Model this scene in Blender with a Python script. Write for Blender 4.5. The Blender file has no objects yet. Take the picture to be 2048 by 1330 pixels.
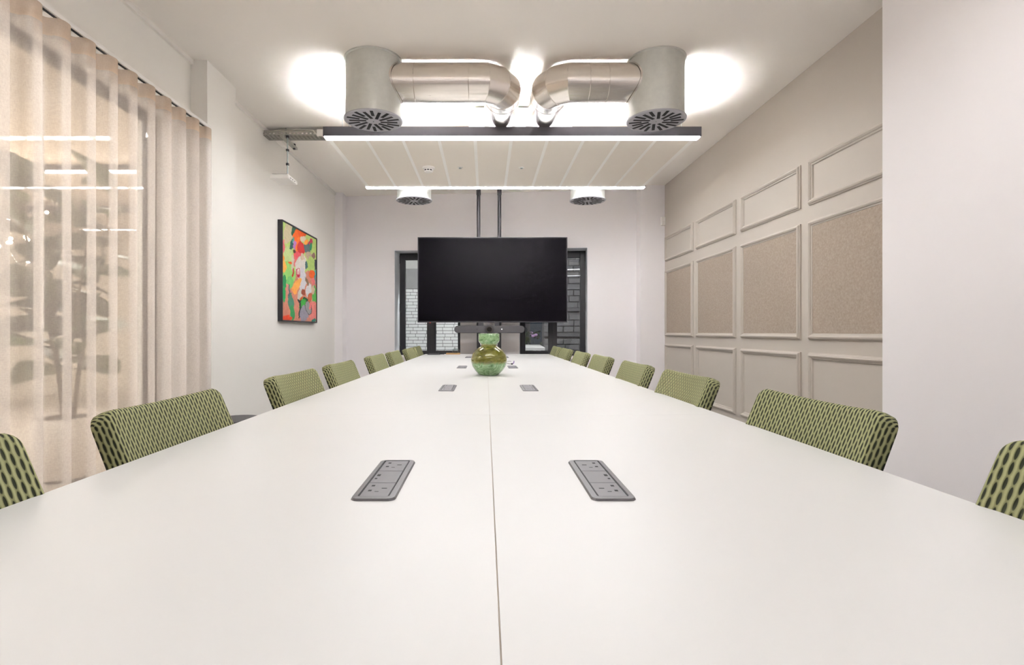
import bpy, bmesh, math, random
from mathutils import Vector, Matrix, noise
random.seed(7)
S = bpy.context.scene
COL = S.collection
PI = math.pi
EYE = 1.026            # camera height above the floor; table top is 0.74
CEIL = EYE + 1.90

# ------------------------------------------------------------ camera, world, exposure
cam = bpy.data.cameras.new('camera')
cam.sensor_width = 36.0
cam.lens = 1080.0 / 2048.0 * 36.0
cam.shift_x = 52.5 / 2048.0
cam.shift_y = -1.0 / 2048.0
cam.clip_start = 0.02
cam_o = bpy.data.objects.new('camera', cam)
COL.objects.link(cam_o)
cam_o.location = (0, 0, EYE)
cam_o.rotation_euler = (PI / 2, 0, 0)
S.camera = cam_o

w = bpy.data.worlds.new('night_sky')
S.world = w
w.use_nodes = True
w.node_tree.nodes['Background'].inputs[0].default_value = (0.30, 0.36, 0.45, 1)
w.node_tree.nodes['Background'].inputs[1].default_value = 0.05

S.view_settings.view_transform = 'Standard'
S.view_settings.look = 'None'
S.view_settings.gamma = 1.0
S.view_settings.use_curve_mapping = False
S.view_settings.exposure = 1.38
try:
    S.cycles.transparent_max_bounces = 32
except Exception:
    pass
DOWN = 20.0            # radiance of the lower diffusers of the raft in view
DOWN_NEAR = 10.0       # the same for the raft over the camera
UP = 1050.0              # radiance of their upper diffusers
LIGHT_RGB = (0.975, 0.99, 1.03)

# ------------------------------------------------------------ helpers
def srgb(r, g, b):
    f = lambda c: (c / 255 / 12.92) if c / 255 <= 0.04045 else ((c / 255 + 0.055) / 1.055) ** 2.4
    return (f(r), f(g), f(b), 1.0)

class Nodes:
    def __init__(self, name):
        self.m = bpy.data.materials.new(name)
        self.m.use_nodes = True
        self.nt = self.m.node_tree
        self.nt.nodes.clear()
        self.out = self.nt.nodes.new('ShaderNodeOutputMaterial')
    def n(self, t, **kw):
        x = self.nt.nodes.new(t)
        for k, v in kw.items():
            setattr(x, k, v)
        return x
    def link(self, a, b):
        self.nt.links.new(a, b)
    def math(self, op, a, b=None, c=None, clamp=False):
        x = self.n('ShaderNodeMath', operation=op, use_clamp=clamp)
        for i, v in enumerate((a, b, c)):
            if v is None:
                continue
            if isinstance(v, (int, float)):
                x.inputs[i].default_value = v
            else:
                self.link(v, x.inputs[i])
        return x.outputs[0]
    def mix(self, fac, a, b):
        x = self.n('ShaderNodeMix', data_type='RGBA')
        for sock, v in ((x.inputs[0], fac), (x.inputs[6], a), (x.inputs[7], b)):
            if isinstance(v, (int, float)):
                sock.default_value = v
            elif isinstance(v, tuple):
                sock.default_value = v
            else:
                self.link(v, sock)
        return x.outputs[2]
    def noise(self, scale, detail=3.0, vec=None, rough=0.5, dist=0.0):
        x = self.n('ShaderNodeTexNoise')
        x.inputs['Scale'].default_value = scale
        x.inputs['Detail'].default_value = detail
        x.inputs['Roughness'].default_value = rough
        x.inputs['Distortion'].default_value = dist
        if vec is not None:
            self.link(vec, x.inputs['Vector'])
        return x.outputs[0]
    def coord(self, which='Object'):
        return self.n('ShaderNodeTexCoord').outputs[which]
    def scaled(self, vec, s):
        x = self.n('ShaderNodeMapping')
        x.inputs['Scale'].default_value = s
        self.link(vec, x.inputs['Vector'])
        return x.outputs[0]
    def ramp(self, fac, stops):
        x = self.n('ShaderNodeValToRGB')
        e = x.color_ramp.elements
        while len(e) < len(stops):
            e.new(0.5)
        for el, (p, c) in zip(e, stops):
            el.position = p
            el.color = c
        self.link(fac, x.inputs[0])
        return x.outputs[0]
    def bsdf(self, color=None, rough=0.5, metal=0.0, spec=0.5):
        x = self.n('ShaderNodeBsdfPrincipled')
        if color is not None:
            if isinstance(color, tuple):
                x.inputs['Base Color'].default_value = color
            else:
                self.link(color, x.inputs['Base Color'])
        if isinstance(rough, (int, float)):
            x.inputs['Roughness'].default_value = rough
        else:
            self.link(rough, x.inputs['Roughness'])
        x.inputs['Metallic'].default_value = metal
        x.inputs['Specular IOR Level'].default_value = spec
        self.link(x.outputs[0], self.out.inputs[0])
        return x
    def bump(self, b, h, strength=0.2, dist=0.002):
        x = self.n('ShaderNodeBump')
        x.inputs['Strength'].default_value = strength
        x.inputs['Distance'].default_value = dist
        self.link(h, x.inputs['Height'])
        self.link(x.outputs[0], b.inputs['Normal'])

MAT = {}
def simple(name, rgb, rough=0.5, metal=0.0, var=0.04, scale=9.0, bump=0.0, bscale=200.0, spec=0.5):
    N = Nodes(name)
    c = srgb(*rgb)
    co = N.coord()
    f = N.noise(scale, 4, co)
    lo = tuple(max(0, v * (1 - var)) for v in c[:3]) + (1,)
    hi = tuple(min(1, v * (1 + var)) for v in c[:3]) + (1,)
    b = N.bsdf(N.mix(f, lo, hi), rough, metal, spec)
    if bump:
        N.bump(b, N.noise(bscale, 2, co), bump, 0.001)
    MAT[name] = N.m
    return N.m

def emitter(name, rgb, strength):
    N = Nodes(name)
    e = N.n('ShaderNodeEmission')
    e.inputs[0].default_value = tuple(rgb) + (1,)
    e.inputs[1].default_value = strength
    N.link(e.outputs[0], N.out.inputs[0])
    MAT[name] = N.m
    return N.m

# ---- paints and plain finishes
simple('ceiling_paint', (248, 242, 234), 0.85, var=0.015, scale=2, bump=0.05, bscale=120)
simple('wall_white', (247, 242, 242), 0.8, var=0.012, scale=2, bump=0.05, bscale=150)
simple('wall_cream', (244, 240, 233), 0.8, var=0.012, scale=2, bump=0.05, bscale=150)
simple('wall_taupe', (193, 184, 173), 0.62, var=0.015, scale=2, bump=0.05, bscale=150)
simple('trim_white', (242, 237, 230), 0.5, var=0.01)
simple('reveal_paint', (232, 234, 238), 0.7, var=0.02)
simple('carpet', (150, 147, 144), 0.95, var=0.2, scale=60, bump=0.5, bscale=500)
simple('frame_black', (38, 37, 42), 0.45, var=0.06)
simple('tray_steel', (176, 174, 166), 0.42, 0.8, var=0.12, scale=40)
simple('device_white', (244, 240, 234), 0.45, var=0.01)
simple('plastic_black', (36, 34, 38), 0.5, var=0.05)
simple('bar_grey', (64, 62, 64), 0.75, var=0.05, scale=300)
simple('lens_glass', (16, 14, 14), 0.12)
simple('lens_ring', (60, 56, 52), 0.3, 0.6)
simple('housing_black', (58, 56, 62), 0.5, var=0.05)
simple('raft_panel', (240, 232, 220), 0.75, var=0.012, scale=3)
simple('raft_joint', (253, 250, 244), 0.7, var=0.01)
simple('diffuser_grey', (176, 176, 182), 0.5, 0.15, var=0.05, scale=20)
simple('slot_black', (24, 23, 25), 0.7)
simple('module_grey', (112, 110, 112), 0.42, 0.35, var=0.04, scale=60)
simple('module_panel', (124, 122, 125), 0.55, 0.1, var=0.03, scale=60)
simple('hole_black', (20, 18, 20), 0.8)
simple('leg_white', (225, 222, 216), 0.4)
simple('leg_black', (40, 39, 41), 0.4)
simple('wood_tray', (176, 140, 92), 0.5, var=0.12, scale=30)
simple('red_plastic', (205, 70, 52), 0.4)
simple('violet_plastic', (128, 96, 158), 0.4)
simple('concrete', (150, 150, 150), 0.9, var=0.2, scale=5, bump=0.3, bscale=40)
simple('concrete_light', (196, 196, 194), 0.9, var=0.12, scale=6)
simple('brick_white', (226, 228, 228), 0.35, var=0.06, scale=12)
simple('mortar_grey', (96, 97, 98), 0.95, var=0.1, scale=30)
simple('yard_stone', (70, 70, 72), 0.9, var=0.5, scale=7, bump=0.5, bscale=18)
simple('stone_block', (84, 84, 86), 0.9, var=0.6, scale=6, bump=0.6, bscale=16)
simple('yard_ground', (104, 102, 100), 0.95, var=0.3, scale=6)
simple('slab_grey', (150, 150, 150), 0.8, var=0.1, scale=12)
simple('leaf_yard', (48, 58, 44), 0.7, var=0.3, scale=20)
simple('petal_mauve', (150, 120, 160), 0.7, var=0.15)
simple('planter_white', (226, 216, 206), 0.5, var=0.03)
simple('soil', (70, 56, 44), 0.95, var=0.3, scale=60)
simple('stem_brown', (120, 104, 80), 0.8, var=0.2, scale=30)
simple('leaf_green', (82, 98, 46), 0.5, var=0.22, scale=6)
simple('office_floor', (170, 160, 150), 0.6, var=0.06)
simple('office_wall', (228, 216, 203), 0.8, var=0.02)
simple('office_dark', (150, 136, 126), 0.6, var=0.05)
simple('rail_white', (236, 232, 226), 0.4)
simple('side_table_black', (50, 48, 52), 0.5, var=0.05)
simple('cable_white', (228, 224, 214), 0.5)
simple('rod_steel', (160, 172, 172), 0.35, 0.7)

emitter('tube_down', LIGHT_RGB, DOWN)
emitter('tube_down_near', LIGHT_RGB, DOWN_NEAR)
emitter('tube_up', LIGHT_RGB, UP)
emitter('office_tube', (1.0, 0.96, 0.92), 50.0)
emitter('bulb_warm', (1.0, 0.78, 0.52), 40.0)
emitter('yard_fill_glow', (0.97, 0.98, 1.0), 240.0)  # glow of the lamp added to brighten the yard
emitter('standby_red', (1.0, 0.12, 0.10), 0.5)
emitter('standby_white', (1, 1, 1), 1.5)

def mat_table():
    N = Nodes('table_laminate')
    co = N.coord()
    f = N.noise(3, 3, co)
    b = N.bsdf(N.mix(f, srgb(216, 214, 211), srgb(220, 218, 215)), 0.36, 0, 0.4)
    N.bump(b, N.noise(900, 2, co), 0.06, 0.0005)
    MAT['table_laminate'] = N.m
mat_table()
simple('table_edge', (205, 190, 172), 0.6)

def mat_screen():
    N = Nodes('screen_panel')
    N.bsdf(srgb(4, 3, 5), 0.30, 0, 0.03)
    MAT['screen_panel'] = N.m
mat_screen()

def mat_glass(name, tint, refl_rough=0.0):
    N = Nodes(name)
    t = N.n('ShaderNodeBsdfTransparent')
    t.inputs[0].default_value = tint
    g = N.n('ShaderNodeBsdfGlossy')
    g.inputs['Roughness'].default_value = refl_rough
    fr = N.n('ShaderNodeFresnel')
    bf = N.n('ShaderNodeNewGeometry').outputs['Backfacing']   # same index for entering and leaving a thin pane
    N.link(N.math('ADD', N.math('MULTIPLY', bf, 1 / 1.5 - 1.5), 1.5), fr.inputs[0])
    mx = N.n('ShaderNodeMixShader')
    N.link(fr.outputs[0], mx.inputs[0])
    N.link(t.outputs[0], mx.inputs[1])
    N.link(g.outputs[0], mx.inputs[2])
    N.link(mx.outputs[0], N.out.inputs[0])
    MAT[name] = N.m
mat_glass('glass_clear', (0.97, 0.98, 0.97, 1))
mat_glass('glass_bag', (0.85, 0.87, 0.87, 1), 0.25)

def mat_sheer(name, rgb, hold):
    N = Nodes(name)
    co = N.coord()
    weave = N.noise(330, 1, N.scaled(co, (1, 1, 0.2)))
    weave2 = N.noise(330, 1, N.scaled(co, (0.2, 0.2, 1.2)))
    wv = N.math('ADD', N.math('MULTIPLY', weave, 0.5), N.math('MULTIPLY', weave2, 0.5))
    fac = N.math('ADD', N.math('MULTIPLY', N.math('SUBTRACT', wv, 0.5), 0.22), hold, clamp=True)
    d = N.n('ShaderNodeBsdfDiffuse')
    d.inputs[0].default_value = srgb(*rgb)
    t = N.n('ShaderNodeBsdfTranslucent')
    t.inputs[0].default_value = srgb(*rgb)
    a = N.n('ShaderNodeMixShader')
    a.inputs[0].default_value = 0.30
    N.link(d.outputs[0], a.inputs[1])
    N.link(t.outputs[0], a.inputs[2])
    tr = N.n('ShaderNodeBsdfTransparent')
    mx = N.n('ShaderNodeMixShader')
    N.link(fac, mx.inputs[0])
    N.link(tr.outputs[0], mx.inputs[1])
    N.link(a.outputs[0], mx.inputs[2])
    N.link(mx.outputs[0], N.out.inputs[0])
    MAT[name] = N.m
mat_sheer('curtain_sheer', (250, 241, 233), 0.43)
mat_sheer('curtain_header', (216, 196, 176), 0.74)

def mat_felt():
    N = Nodes('felt_fabric')
    co = N.coord()
    a = N.noise(70, 5, co, 0.7)
    b_ = N.noise(420, 2, co, 0.6)
    f = N.math('ADD', N.math('MULTIPLY', a, 0.65), N.math('MULTIPLY', b_, 0.35))
    c = N.ramp(f, [(0.3, srgb(146, 132, 118)), (0.55, srgb(170, 156, 142)), (0.75, srgb(190, 177, 163))])
    b = N.bsdf(c, 0.95, 0, 0.2)
    N.bump(b, f, 0.4, 0.002)
    MAT['felt_fabric'] = N.m
mat_felt()

def mat_metal(name, rgb, rough, stretch, spangle, metal=1.0):
    N = Nodes(name)
    co = N.coord()
    br = N.noise(14, 4, N.scaled(co, stretch))
    sp = N.noise(26, 5, co, 0.65)
    c = srgb(*rgb)
    lo = tuple(v * (1 - spangle) for v in c[:3]) + (1,)
    col = N.mix(sp, lo, c)
    r = N.math('ADD', N.math('MULTIPLY', br, 0.16), rough - 0.08)
    b = N.bsdf(col, r, metal)
    MAT[name] = N.m
mat_metal('galvanised', (226, 227, 222), 0.5, (1, 1, 6), 0.2, 0.6)
mat_metal('duct_bright', (236, 229, 221), 0.24, (1, 1, 30), 0.10)

def mat_chair():
    N = Nodes('chair_knit')
    uv = N.coord('UV')
    sx = N.n('ShaderNodeSeparateXYZ')
    N.link(uv, sx.inputs[0])
    u, v = sx.outputs[0], sx.outputs[1]
    P, Q = 0.0118, 0.026
    def lens(du, dv):
        a = N.math('SUBTRACT', N.math('FRACT', N.math('ADD', N.math('DIVIDE', u, 2 * P), du)), 0.5)
        b = N.math('SUBTRACT', N.math('FRACT', N.math('ADD', N.math('DIVIDE', v, Q), dv)), 0.5)
        a = N.math('DIVIDE', a, 0.118)
        b = N.math('DIVIDE', b, 0.43)
        d = N.math('ADD', N.math('MULTIPLY', a, a), N.math('MULTIPLY', b, b))
        return N.math('SUBTRACT', 1.0, d)
    L = N.math('MAXIMUM', lens(0.0, 0.0), lens(0.5, 0.5))
    hole = N.math('MULTIPLY', N.math('ADD', L, 0.12), 3.2, clamp=True)
    ridge = N.math('MULTIPLY', N.math('ADD', L, 2.2), 0.45, clamp=True)
    base = N.mix(ridge, srgb(172, 172, 128), srgb(130, 131, 92))
    fz = N.noise(900, 2, N.coord(), 0.6)
    base = N.mix(N.math('MULTIPLY', fz, 0.25), base, srgb(96, 98, 68))
    col = N.mix(hole, base, srgb(42, 45, 32))
    b = N.bsdf(col, 0.9, 0, 0.2)
    N.bump(b, N.math('MULTIPLY', N.math('MAXIMUM', L, -1.5), -1.0), 0.5, 0.002)
    MAT['chair_knit'] = N.m
mat_chair()
simple('chair_plain', (120, 126, 80), 0.9, var=0.15, scale=80)

def mat_vase():
    N = Nodes('vase_glass')
    co = N.coord()
    sx = N.n('ShaderNodeSeparateXYZ')
    N.link(co, sx.inputs[0])
    z = sx.outputs[2]
    sw = N.noise(13, 5, N.scaled(co, (1.0, 1.0, 2.4)), 0.62, 2.6)
    sw2 = N.noise(17, 5, N.scaled(co, (1, 1, 1.4)), 0.66, 2.6)
    olive = N.ramp(sw, [(0.32, srgb(92, 92, 30)), (0.46, srgb(158, 156, 52)), (0.58, srgb(190, 186, 88)), (0.70, srgb(222, 222, 160))])
    mint = N.ramp(sw2, [(0.30, srgb(84, 120, 70)), (0.46, srgb(146, 188, 130)), (0.60, srgb(178, 214, 162)), (0.72, srgb(228, 242, 218))])
    # lower bowl and collar are milky mint, the shoulder is olive
    zw = N.math('ADD', z, N.math('MULTIPLY', N.math('SUBTRACT', sw2, 0.5), 0.045))
    low = N.math('MULTIPLY', N.math('SUBTRACT', 0.093, zw), 55.0, clamp=True)
    top = N.math('MULTIPLY', N.math('SUBTRACT', z, 0.196), 60.0, clamp=True)
    f = N.math('MAXIMUM', low, top)
    col = N.mix(f, olive, mint)
    b = N.bsdf(col, 0.05, 0, 0.6)
    N.link(N.math('SUBTRACT', 0.72, N.math('MULTIPLY', f, 0.40)), b.inputs['Transmission Weight'])
    b.inputs['Coat Weight'].default_value = 0.6
    b.inputs['Coat Roughness'].default_value = 0.02
    MAT['vase_glass'] = N.m
mat_vase()

def mat_attr(name):
    N = Nodes(name)
    a = N.n('ShaderNodeVertexColor')
    a.layer_name = 'paint'
    b = N.bsdf(a.outputs[0], 0.55, 0, 0.3)
    N.bump(b, N.noise(180, 4, N.coord()), 0.25, 0.002)
    MAT[name] = N.m
mat_attr('canvas_paint')

# ---- geometry builders
class MB:
    def __init__(self):
        self.v, self.f, self.uv = [], [], None
    def add(self, vs, fs):
        o = len(self.v)
        self.v += [tuple(p) for p in vs]
        self.f += [tuple(i + o for i in q) for q in fs]
        return self
    def box(self, x0, x1, y0, y1, z0, z1):
        vs = [(x0, y0, z0), (x1, y0, z0), (x1, y1, z0), (x0, y1, z0), (x0, y0, z1), (x1, y0, z1), (x1, y1, z1), (x0, y1, z1)]
        return self.add(vs, [(0, 3, 2, 1), (4, 5, 6, 7), (0, 1, 5, 4), (1, 2, 6, 5), (2, 3, 7, 6), (3, 0, 4, 7)])
    def prism(self, poly, z0, z1):
        n = len(poly)
        vs = [(x, y, z0) for x, y in poly] + [(x, y, z1) for x, y in poly]
        fs = [tuple(range(n - 1, -1, -1)), tuple(range(n, 2 * n))] + [(i, (i + 1) % n, n + (i + 1) % n, n + i) for i in range(n)]
        return self.add(vs, fs)
    def lathe(self, prof, n=32, c=(0, 0, 0), caps=True):
        vs, fs = [], []
        for r, z in prof:
            for k in range(n):
                a = 2 * PI * k / n
                vs.append((c[0] + r * math.cos(a), c[1] + r * math.sin(a), c[2] + z))
        for i in range(len(prof) - 1):
            for k in range(n):
                fs.append((i * n + k, i * n + (k + 1) % n, (i + 1) * n + (k + 1) % n, (i + 1) * n + k))
        if caps:
            fs.append(tuple(range(n - 1, -1, -1)))
            fs.append(tuple((len(prof) - 1) * n + k for k in range(n)))
        return self.add(vs, fs)
    def tube(self, pts, r, n=10, closed=False):
        pts = [Vector(p) for p in pts]
        m = len(pts)
        vs, fs = [], []
        up = Vector((0.13, 0.21, 0.97))
        for i, p in enumerate(pts):
            if closed:
                d = pts[(i + 1) % m] - pts[i - 1]
            else:
                d = pts[min(i + 1, m - 1)] - pts[max(i - 1, 0)]
            d.normalize()
            a = d.cross(up)
            if a.length < 0.05:
                a = d.cross(Vector((1, 0, 0)))
            a.normalize()
            b = d.cross(a)
            rr = r[i] if isinstance(r, (list, tuple)) else r
            for k in range(n):
                t = 2 * PI * k / n
                vs.append(p + a * (rr * math.cos(t)) + b * (rr * math.sin(t)))
        rng = m if closed else m - 1
        for i in range(rng):
            j = (i + 1) % m
            for k in range(n):
                fs.append((i * n + k, i * n + (k + 1) % n, j * n + (k + 1) % n, j * n + k))
        if not closed:
            fs.append(tuple(range(n - 1, -1, -1)))
            fs.append(tuple((m - 1) * n + k for k in range(n)))
        return self.add(vs, fs)
    def build(self, name, mat, parent=None, smooth=False, bevel=0.0, seg=2, world=True, loc=None, angle=0.6):
        me = bpy.data.meshes.new(name)
        me.from_pydata(self.v, [], self.f)
        bm = bmesh.new()
        bm.from_mesh(me)
        bmesh.ops.recalc_face_normals(bm, faces=bm.faces[:])
        if smooth:
            for f in bm.faces:
                f.smooth = True
            for e in bm.edges:
                if len(e.link_faces) == 2 and e.calc_face_angle(0) > angle:
                    e.smooth = False
        bm.to_mesh(me)
        bm.free()
        me.materials.append(MAT[mat])
        return link(name, me, parent, bevel, seg, world, loc)

def link(name, me, parent=None, bevel=0.0, seg=2, world=True, loc=None):
    o = bpy.data.objects.new(name, me)
    COL.objects.link(o)
    if loc is not None:
        o.location = loc
    if parent is not None:
        o.parent = parent
        if world and loc is None:
            o.location = origin_offset(parent)
    if bevel:
        b = o.modifiers.new('edge', 'BEVEL')
        b.width = bevel
        b.segments = seg
        b.limit_method = 'ANGLE'
        b.angle_limit = 0.7
    return o

def origin_offset(parent):
    # shapes given in world coordinates, parents only moved (never turned) when this is used
    p = Vector((0, 0, 0))
    while parent is not None:
        p += parent.location
        parent = parent.parent
    return -p

def tag(o, label, cat, group=None, kind=None):
    o['label'] = label
    o['category'] = cat
    if group:
        o['group'] = group
    if kind:
        o['kind'] = kind
    return o

def thing(name, label, cat, loc=(0, 0, 0), rz=0.0, group=None, kind=None):
    o = bpy.data.objects.new(name, None)
    o.empty_display_size = 0.1
    COL.objects.link(o)
    o.location = loc
    o.rotation_euler = (0, 0, rz)
    return tag(o, label, cat, group, kind)

def struct(o, label, cat):
    return tag(o, label, cat, kind='structure')

def copy_tree(o, parent=None):
    c = o.copy()
    COL.objects.link(c)
    c.parent = parent
    for ch in [x for x in o.children]:
        copy_tree(ch, c)
    return c

def Z(h):
    return EYE + h

# ------------------------------------------------------------ room shell
XL, XR = -2.06, 2.318
YF = -2.4
fl = MB().box(-2.3, 2.6, YF - 0.1, 7.95, -0.1, 0).build('floor', 'carpet')
struct(fl, 'grey carpet floor of the meeting room', 'floor')
ce = MB().box(-2.3, 2.6, YF - 0.1, 7.95, CEIL, CEIL + 0.15).build('ceiling', 'ceiling_paint')
struct(ce, 'cream painted meeting room ceiling', 'ceiling')

OP_Y0, OP_Y1, OP_TOP = -2.0, 3.43, Z(1.36)
mb = MB()
mb.box(XL - 0.16, XL, YF, OP_Y0, 0, CEIL)
mb.box(XL - 0.16, XL, OP_Y1, 7.75, 0, CEIL)
mb.box(XL - 0.16, XL, OP_Y0, OP_Y1, OP_TOP, CEIL)
wl = mb.build('wall_left', 'wall_cream')
struct(wl, 'cream wall behind the painting and over the curtain', 'wall')
pi = MB().box(XL, -1.945, 3.772, 4.2, 0, CEIL).build('wall_left_pier', 'wall_cream')
struct(pi, 'shallow cream pier at the far end of the curtain', 'wall')
t1 = MB().box(XL, XL + 0.02, 4.2, 7.355, CEIL - 0.032, CEIL).build('trim_1', 'trim_white')
struct(t1, 'thin white ceiling trim above the painting', 'trim')
t2 = MB().box(XL, XL + 0.02, YF, 3.772, CEIL - 0.032, CEIL).build('trim_2', 'trim_white')
struct(t2, 'thin white ceiling trim above the curtain', 'trim')
pb = MB().box(XL, -1.951, 7.355, 7.7, 0, CEIL).build('wall_back_pier_left', 'wall_white')
struct(pb, 'narrow white pilaster in the far left corner', 'wall')
pr = MB().box(2.003, XR, 6.99, 7.4, 0, CEIL).build('wall_back_pier_right', 'wall_white')
struct(pr, 'white pilaster in the far right corner beside the panelling', 'wall')
wf = MB().box(-2.3, 2.6, YF - 0.1, YF, 0, CEIL).build('wall_front', 'wall_white')
struct(wf, 'white wall behind the camera', 'wall')
pn = MB().box(2.15, 2.5, YF, 2.927, 0, CEIL).build('wall_right_pier', 'wall_white')
struct(pn, 'wide white wall pier at the right edge of the picture', 'wall')

# right wall with panel mouldings
wr = MB().box(XR, XR + 0.16, 2.5, 7.4, 0, CEIL).build('wall_right', 'wall_taupe')
struct(wr, 'taupe wall with rectangular panel mouldings and felt panels', 'wall')

PROFILE = [(0.0, 0.0), (0.0, 0.010), (0.006, 0.013), (0.010, 0.022), (0.020, 0.026), (0.030, 0.020), (0.034, 0.012), (0.042, 0.010), (0.046, 0.0)]
def moulding(y0, y1, z0, z1):
    m = MB()
    n = len(PROFILE)
    rings = []
    for (cy, cz, sy, sz) in ((y0, z0, 1, 1), (y1, z0, -1, 1), (y1, z1, -1, -1), (y0, z1, 1, -1)):
        rings.append([(XR - d, cy + sy * t, cz + sz * t) for t, d in PROFILE])
    vs = [p for r in rings for p in r]
    fs = []
    for i in range(4):
        j = (i + 1) % 4
        for k in range(n - 1):
            fs.append((i * n + k, j * n + k, j * n + k + 1, i * n + k + 1))
    m.add(vs, fs)
    return m
colsY = [(2.94, 3.862), (3.966, 4.885), (4.995, 5.922), (6.022, 6.942)]
for (a, b) in colsY:
    for (z0, z1, felt) in ((0.905, 1.226, 0), (-0.054, 0.792, 1), (-0.762, -0.148, 0)):
        o = moulding(a, b, Z(z0), Z(z1)).build('panel_moulding', 'wall_taupe', wr)
        if felt:
            MB().box(XR - 0.008, XR, a + 0.044, b - 0.044, Z(z0) + 0.044, Z(z1) - 0.044).build('felt_panel', 'felt_fabric', wr)['label'] = 'brown flecked felt pin board panel'

# back wall, turned slightly, with two window openings
BW_A = -math.atan(0.1)
cosb = math.cos(BW_A)
def bw_local(x):                   # world X on the wall face -> local x
    return x / cosb
BW_T = 0.42
wins = [(bw_local(-1.268), bw_local(-0.347)), (bw_local(0.452), bw_local(1.365))]
WZ0, WZ1 = Z(-0.335), Z(1.133)
mb = MB()
x_prev = -2.3
for (a, b) in wins:
    mb.box(x_prev, a, 0, BW_T, 0, CEIL)
    mb.box(a, b, 0, BW_T, 0, WZ0)
    mb.box(a, b, 0, BW_T, WZ1, CEIL)
    x_prev = b
mb.box(x_prev, 2.6, 0, BW_T, 0, CEIL)
wb = mb.build('wall_back', 'wall_white')
wb.location = (0, 7.379, 0)
wb.rotation_euler = (0, 0, BW_A)
struct(wb, 'white back wall with two black framed windows', 'wall')

def window(n, a, b, label):
    root = thing('window_%d' % n, label, 'window', (0, 7.379, 0), BW_A, kind='structure')
    d0, d1 = 0.27, 0.33
    f = 0.078
    m = MB()
    m.box(a, a + f, d0, d1, WZ0, WZ1)
    m.box(b - f, b, d0, d1, WZ0, WZ1)
    m.box(a + f, b - f, d0, d1, WZ1 - f - 0.02, WZ1)
    m.box(a + f, b - f, d0, d1, WZ0, WZ0 + f - 0.01)
    m.build('frame', 'frame_black', root, bevel=0.004, world=False)
    c = (a + b) / 2
    for s in (-1, 1):
        st = MB().box(min(c, c + s * 0.062), max(c, c + s * 0.062), d0 - 0.006, d1, WZ0 + 0.02, WZ1 - 0.02).build('stile', 'frame_black', root, bevel=0.004, world=False)
        x0, x1 = (a + f, c - 0.062) if s < 0 else (c + 0.062, b - f)
        MB().box(x0, x1, d0 + 0.02, d0 + 0.026, WZ0 + f - 0.012, WZ1 - f - 0.018).build('pane', 'glass_clear', root, world=False)
    m = MB()
    for zz in (WZ0 + 0.02, Z(0.285), Z(0.98)):
        hx = a + 0.012 if n == 1 else b - 0.012
        m.box(hx - 0.012, hx + 0.012, d0 - 0.014, d0, zz, zz + 0.12)
    m.build('hinge', 'frame_black', root, world=False)
    m = MB().box(a - 0.02, b + 0.02, -0.045, 0.0, WZ0 - 0.03, WZ0 + 0.002)
    m.box(a, b, 0.0, d0, WZ0, WZ0 + 0.004)
    m.build('sill', 'trim_white', root, bevel=0.004, world=False)
    # painted reveal lining
    m = MB()
    m.box(a, a + 0.004, 0.0, d0, WZ0, WZ1)
    m.box(b - 0.004, b, 0.0, d0, WZ0, WZ1)
    m.box(a, b, 0.0, d0, WZ1 - 0.004, WZ1)
    m.build('reveal', 'reveal_paint', root, world=False)
    return root
window(1, *wins[0], 'black framed window left of the screen, looking onto white bricks')
window(2, *wins[1], 'black framed window right of the screen, looking onto a dark yard')

# glazed partition behind the curtain
gp = thing('glass_partition', 'dark framed glass partition behind the sheer curtain', 'glass partition', (-2.12, 0.7, 0))
MB().box(-2.15, -2.09, OP_Y0, OP_Y1, OP_TOP - 0.045, OP_TOP).build('head_rail', 'frame_black', gp)
MB().box(-2.15, -2.09, OP_Y0, OP_Y1, 0.0, 0.06).build('bottom_rail', 'frame_black', gp)
for yy in (OP_Y0, OP_Y1 - 0.05):
    MB().box(-2.15, -2.09, yy, yy + 0.05, 0.06, OP_TOP - 0.045).build('jamb', 'frame_black', gp)
pys = [OP_Y0 + 0.05, -0.2, 1.1, 2.58, OP_Y1 - 0.05]
for a, b in zip(pys[:-1], pys[1:]):
    MB().box(-2.125, -2.115, a + 0.003, b - 0.003, 0.06, OP_TOP - 0.045).build('pane', 'glass_clear', gp)
for yy in pys[1:-1]:
    MB().box(-2.127, -2.113, yy - 0.004, yy + 0.004, 0.06, OP_TOP - 0.045).build('joint', 'rail_white', gp)

# ------------------------------------------------------------ office beyond the partition
o = MB().box(-7.2, -2.3, -2.5, 10.0, -0.1, 0).build('floor_office', 'office_floor')
struct(o, 'pale floor of the office beyond the glass', 'floor')
o = MB().box(-7.2, -2.3, -2.5, 10.0, 2.75, 2.85).build('ceiling_office', 'office_wall')
struct(o, 'pale ceiling of the office beyond the glass', 'ceiling')
o = MB().box(-7.3, -7.2, -2.5, 10.0, 0, 2.75).build('wall_office_left', 'office_wall')
struct(o, 'pale side wall of the office beyond the glass', 'wall')
o = MB().box(-7.2, -2.22, 9.2, 9.3, 0, 2.75).build('wall_office_back', 'office_wall')
struct(o, 'pale end wall of the office beyond the glass', 'wall')
o = MB().box(-7.2, -2.22, -2.6, -2.5, 0, 2.75).build('wall_office_front', 'office_wall')
struct(o, 'office wall behind the camera side of the glass', 'wall')
sc = thing('office_screen', 'dark framed glazed office screen far behind the curtain', 'glass partition', (-5.2, 7.2, 0))
MB().box(-7.1, -4.02, 7.17, 7.23, 2.62, 2.70).build('head_rail', 'frame_black', sc)
for xx in (-7.1, -5.6, -4.08):
    MB().box(xx, xx + 0.06, 7.17, 7.23, 0, 2.62).build('post', 'frame_black', sc)
MB().box(-7.04, -4.08, 7.19, 7.20, 0.02, 2.62).build('pane', 'glass_clear', sc)
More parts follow.
